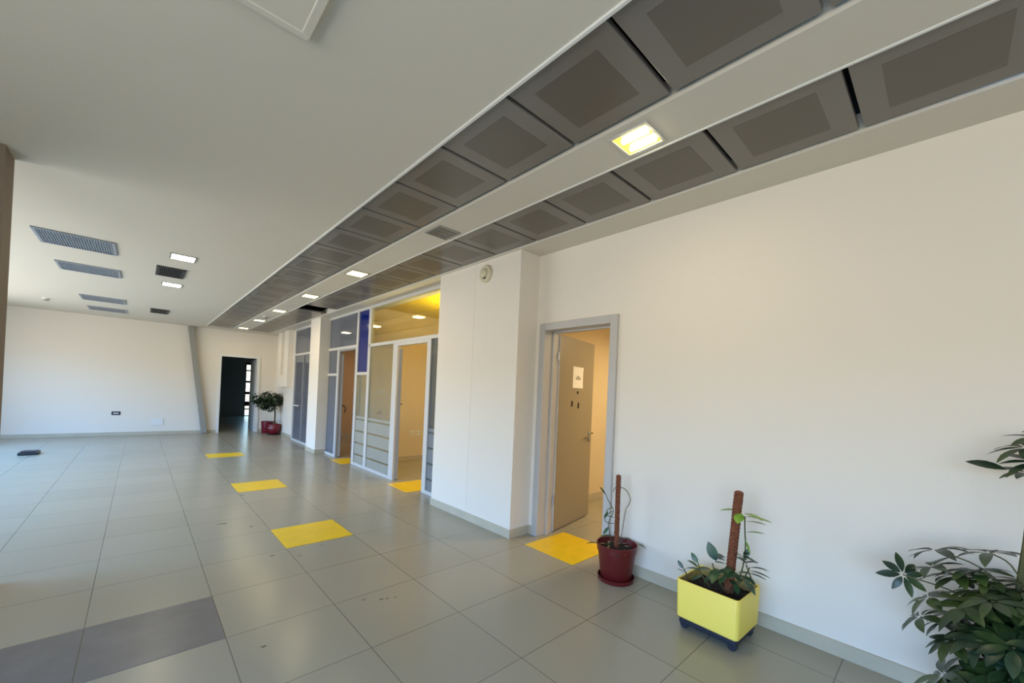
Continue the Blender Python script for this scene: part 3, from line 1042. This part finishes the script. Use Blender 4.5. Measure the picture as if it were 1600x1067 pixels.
# lower deep green leaves around the pole
for b, dd, L, W in (((-.04, .0, .46), (-.25, .35, .9), .12, .062), ((-.05, .02, .40), (-.5, .75, .1), .10, .05), ((-.04, .0, .41), (-.6, -.1, -.2), .11, .055),
                    ((.0, -.05, .42), (-.7, -.3, .1), .11, .06), ((.01, -.12, .40), (-.3, -.8, .1), .11, .055), ((.02, -.14, .38), (-.2, -.8, -.4), .10, .05),
                    ((.03, -.17, .46), (.1, -.9, .35), .10, .03), ((.03, -.17, .44), (.2, -.9, .1), .11, .028), ((.03, -.16, .42), (.0, -.9, .25), .10, .026),
                    ((.05, -.135, .50), (-.3, .3, .3), .08, .04), ((.05, -.135, .52), (-.4, -.3, .4), .08, .04), ((.05, -.13, .50), (.1, -.3, .8), .07, .035),
                    ((-.05, .11, .41), (-.2, .5, .7), .07, .034), ((-.05, .09, .37), (-.4, .6, .2), .085, .034), ((-.05, .08, .34), (-.5, .3, -.1), .08, .034),
                    ((-.05, .11, .38), (.1, .6, .4), .08, .034), ((-.02, .03, .35), (-.7, .3, -.2), .07, .035), ((.01, -.1, .34), (-.6, -.4, -.3), .07, .035),
                    ((-.10, .18, .36), (-.15, .5, .6), .06, .025), ((-.10, .18, .355), (-.05, -.6, .55), .075, .034), ((-.095, .17, .33), (-.4, .5, .5), .06, .025),
                    ((.02, -.15, .34), (-.2, -.6, .2), .07, .03)):
    leaf(bm, b, dd, (0, 0, 1) if abs(dd[2]) < .6 else (-1, -.3, .2), L, W, random.uniform(.15, .4))
rl = random.Random(3)
for i in range(20):
    a = rl.uniform(1.7, 5.2)
    z = rl.uniform(.36, .52)
    rr = rl.uniform(.02, .055)
    leaf(bm, (.02 + rr * math.cos(a), -.07 + rr * math.sin(a), z), (math.cos(a), math.sin(a), rl.uniform(-.3, .7)), (0, 0, 1), rl.uniform(.06, .1), rl.uniform(.03, .05), rl.uniform(.1, .5))
link('foliage', bm, LEAFD, Q, smooth=True)
bm = bmesh.new()
for b, dd, L, W in (((.03, -.1, .79), (-.35, .8, .05), .11, .05), ((.02, -.11, .78), (-.75, -.1, -.35), .085, .06), ((.045, -.12, .78), (-.2, -.9, .05), .12, .05),
                    ((.05, -.125, .76), (.0, -.9, .15), .15, .045), ((.05, -.13, .73), (-.1, -.9, .25), .12, .035), ((.045, -.13, .66), (.0, -.85, .35), .11, .04),
                    ((.045, -.13, .62), (-.2, -.5, -.7), .09, .02)):
    leaf(bm, b, dd, (0, 0, 1), L, W, .18)
link('young_foliage', bm, LEAFL, Q, smooth=True)['label'] = 'light green young leaves near the top of the pole'

# 3 umbrella plant at the right edge
U = empty('potted_plant', (2.76, -.28, 0))
tag(U, 'large dark green umbrella plant cut off by the right edge of the picture', 'potted plant')
bm = bmesh.new()
lathe(bm, [(.12, 0), (.13, .01), (.165, .25), (.172, .26), (.172, .29), (.16, .29), (.155, .25)], n=40)
link('pot', bm, REDPOT, U, smooth=True)
bm = bmesh.new()
lathe(bm, [(.156, .255), (.05, .268)], n=30)
link('soil', bm, SOIL, U, smooth=True)
rng = random.Random(11)
cent = []
base = Vector((0, 0, 0))
W2 = lambda x, y, z: Vector((x - 2.76, y + .28, z))
# rosettes read from the photograph
ros = [(W2(2.78, .125, .665), .085, 8, 1), (W2(2.80, .03, .73), .11, 7, 0), (W2(2.86, .02, .80), .12, 7, 0), (W2(2.74, .035, .60), .12, 7, 0), (W2(2.74, .06, .50), .10, 7, 0),
       (W2(2.72, -.02, .28), .12, 8, 0), (W2(2.74, -.03, .18), .11, 8, 0), (W2(2.70, -.05, .45), .12, 8, 0), (W2(2.8, -.06, .72), .13, 8, 0), (W2(2.86, -.15, .84), .12, 8, 0),
       (W2(2.82, -.24, 1.33), .10, 8, 0), (W2(2.80, -.27, 1.27), .11, 8, 0), (W2(2.84, -.25, 1.22), .09, 7, 0), (W2(2.84, -.29, 1.37), .11, 7, 0)]
for i in range(120):
    th_, ph = rng.uniform(0, 6.283), rng.uniform(-.9, 1.1)
    rr = rng.uniform(.55, 1.0)
    c = Vector((.27 * math.cos(th_) * math.cos(ph) * rr, .29 * math.sin(th_) * math.cos(ph) * rr, .50 + .33 * math.sin(ph) * rr))
    if c.x > .30:
        c.x = .30
    ros.append((c, rng.uniform(.085, .125), rng.randint(6, 9), 0))
bms, bml = bmesh.new(), bmesh.new()
trunks = [((0, 0, .25), (.02, -.02, .5), (.03, .0, .85)), ((.05, .03, .25), (.08, .05, .6), (.07, .03, .95), (.05, .02, 1.2)), ((-.04, .02, .25), (-.07, .05, .45), (-.06, .06, .62))]
for t_ in trunks:
    tube(bms, spline(t_, 8), .011, 8)
for c, L, nl, face in ros:
    axis = Vector((c.x, c.y, (c.z - .5) * .6 + .35)).normalized() if not face else Vector((-.75, -.3, .45)).normalized()
    if c.z > 1.1:
        axis = Vector((-.2, rng.uniform(-.3, .3), .9)).normalized()
    st = Vector((.03, .01, max(.28, c.z - .16)))
    tube(bms, spline([st, st.lerp(c, .5) + Vector((0, 0, .05)), c], 4), .0032, 5)
    s1 = axis.cross(Vector((0, 0, 1)))
    s1 = s1.normalized() if s1.length > .05 else Vector((1, 0, 0))
    s2 = axis.cross(s1)
    off = rng.uniform(0, 6.28)
    for k in range(nl):
        a = off + 6.283 * k / nl + rng.uniform(-.15, .15)
        dd = s1 * math.cos(a) + s2 * math.sin(a) + axis * rng.uniform(-.05, .3)
        leaf(bml, c + dd * .012, dd, axis, L * rng.uniform(.8, 1.15), L * rng.uniform(.34, .44), rng.uniform(.15, .45))
# the single broad leaf sticking out of the upper tuft
leaf(bml, W2(2.85, -.19, 1.225), (-.15, .95, .22), (-.6, 0, .8), .125, .05, .1)
for v in list(bml.verts):
    if v.co.x > .30:
        v.co.x = .30 - (v.co.x - .30) * .2
link('stem', bms, STEM, U, smooth=True)
link('foliage', bml, LEAFS, U, smooth=True)

# 4 far corner: small ficus in a round pot and a second red pot
F = empty('potted_plant', (2.915, 13.2, 0))
tag(F, 'small bushy tree in a round red pot near the far corner', 'potted plant')
bm = bmesh.new()
lathe(bm, [(.14, 0), (.168, .012), (.168, .02)], n=36)
link('saucer', bm, BLACK, F, smooth=True)
bm = bmesh.new()
lathe(bm, [(.10, .02), (.135, .06), (.168, .18), (.156, .28), (.14, .31), (.13, .31), (.136, .28)], n=36)
pot = link('pot', bm, REDPOT2, F, smooth=True)
bm = bmesh.new()
pts = [((.168) * math.cos(a), (.168) * math.sin(a), .2 + .012 * math.sin(i * 2.1)) for i, a in enumerate([math.radians(195 + 6 * k) for k in range(11)])]
tube(bm, pts, .008, 6)
link('pale_mark', bm, GREYINK, pot, smooth=True)
bm = bmesh.new()
lathe(bm, [(.135, .282), (.04, .295)], n=24)
link('soil', bm, SOIL, F, smooth=True)
bm = bmesh.new()
tube(bm, spline([(0, 0, .3), (.01, .0, .55), (-.01, .01, .8), (-.06, .05, 1.0)], 6), [.022] * 10 + [.016] * 9, 10)
for e in ((-.25, .2, 1.12), (-.42, .35, 1.02), (.08, -.05, 1.15), (-.1, -.1, 1.2), (-.2, .1, .95)):
    tube(bm, spline([(-.01, .01, .8), Vector((-.01, .01, .8)).lerp(Vector(e), .5) + Vector((0, 0, .06)), e], 4), .007, 6)
link('trunk', bm, BARK, F, smooth=True)
bm = bmesh.new()
rng = random.Random(5)
for cx, cy, cz, rx, rz, cnt in ((-.02, 0, 1.02, .17, .20, 260), (-.2, .06, 1.02, .20, .24, 300), (-.3, .1, .90, .17, .17, 200), (-.44, .14, 1.02, .16, .12, 150), (.1, -.02, 1.0, .09, .15, 110), (-.12, .0, .8, .13, .12, 110)):
    for i in range(cnt):
        v = Vector((rng.gauss(0, 1), rng.gauss(0, 1), rng.gauss(0, 1))).normalized() * rng.uniform(.4, 1) ** .5
        c = Vector((cx + v.x * rx, cy + v.y * rx, cz + v.z * rz))
        c.x = min(c.x, .16)
        leaf(bm, c, (v.x + rng.uniform(-.5, .5), v.y + rng.uniform(-.5, .5), rng.uniform(-.6, .4)), (0, 0, 1), rng.uniform(.07, .11), rng.uniform(.03, .045), .35)
for b, dd in (((.0, -.02, .36), (.5, -.4, .15)), ((-.02, .02, .36), (-.7, .3, .1)), ((.0, 0, .4), (.7, -.5, .2)), ((0, 0, .38), (-.6, -.5, .2))):
    leaf(bm, b, dd, (0, 0, 1), .2, .06, .3)
for v in bm.verts:
    v.co.x = min(v.co.x, .165)
link('foliage', bm, LEAFF, F, smooth=True)

G = empty('flower_pot', (2.85, 13.74, 0))
tag(G, 'plain red bucket-shaped pot beside the small bushy tree', 'pot')
bm = bmesh.new()
lathe(bm, [(.13, 0), (.135, .01), (.155, .31), (.16, .315), (.16, .345), (.15, .345), (.144, .31)], n=36)
link('pot_body', bm, REDPOT2, G, smooth=True)
bm = bmesh.new()
lathe(bm, [(.145, .315), (.05, .32)], n=24)
link('soil', bm, SOIL, G, smooth=True)
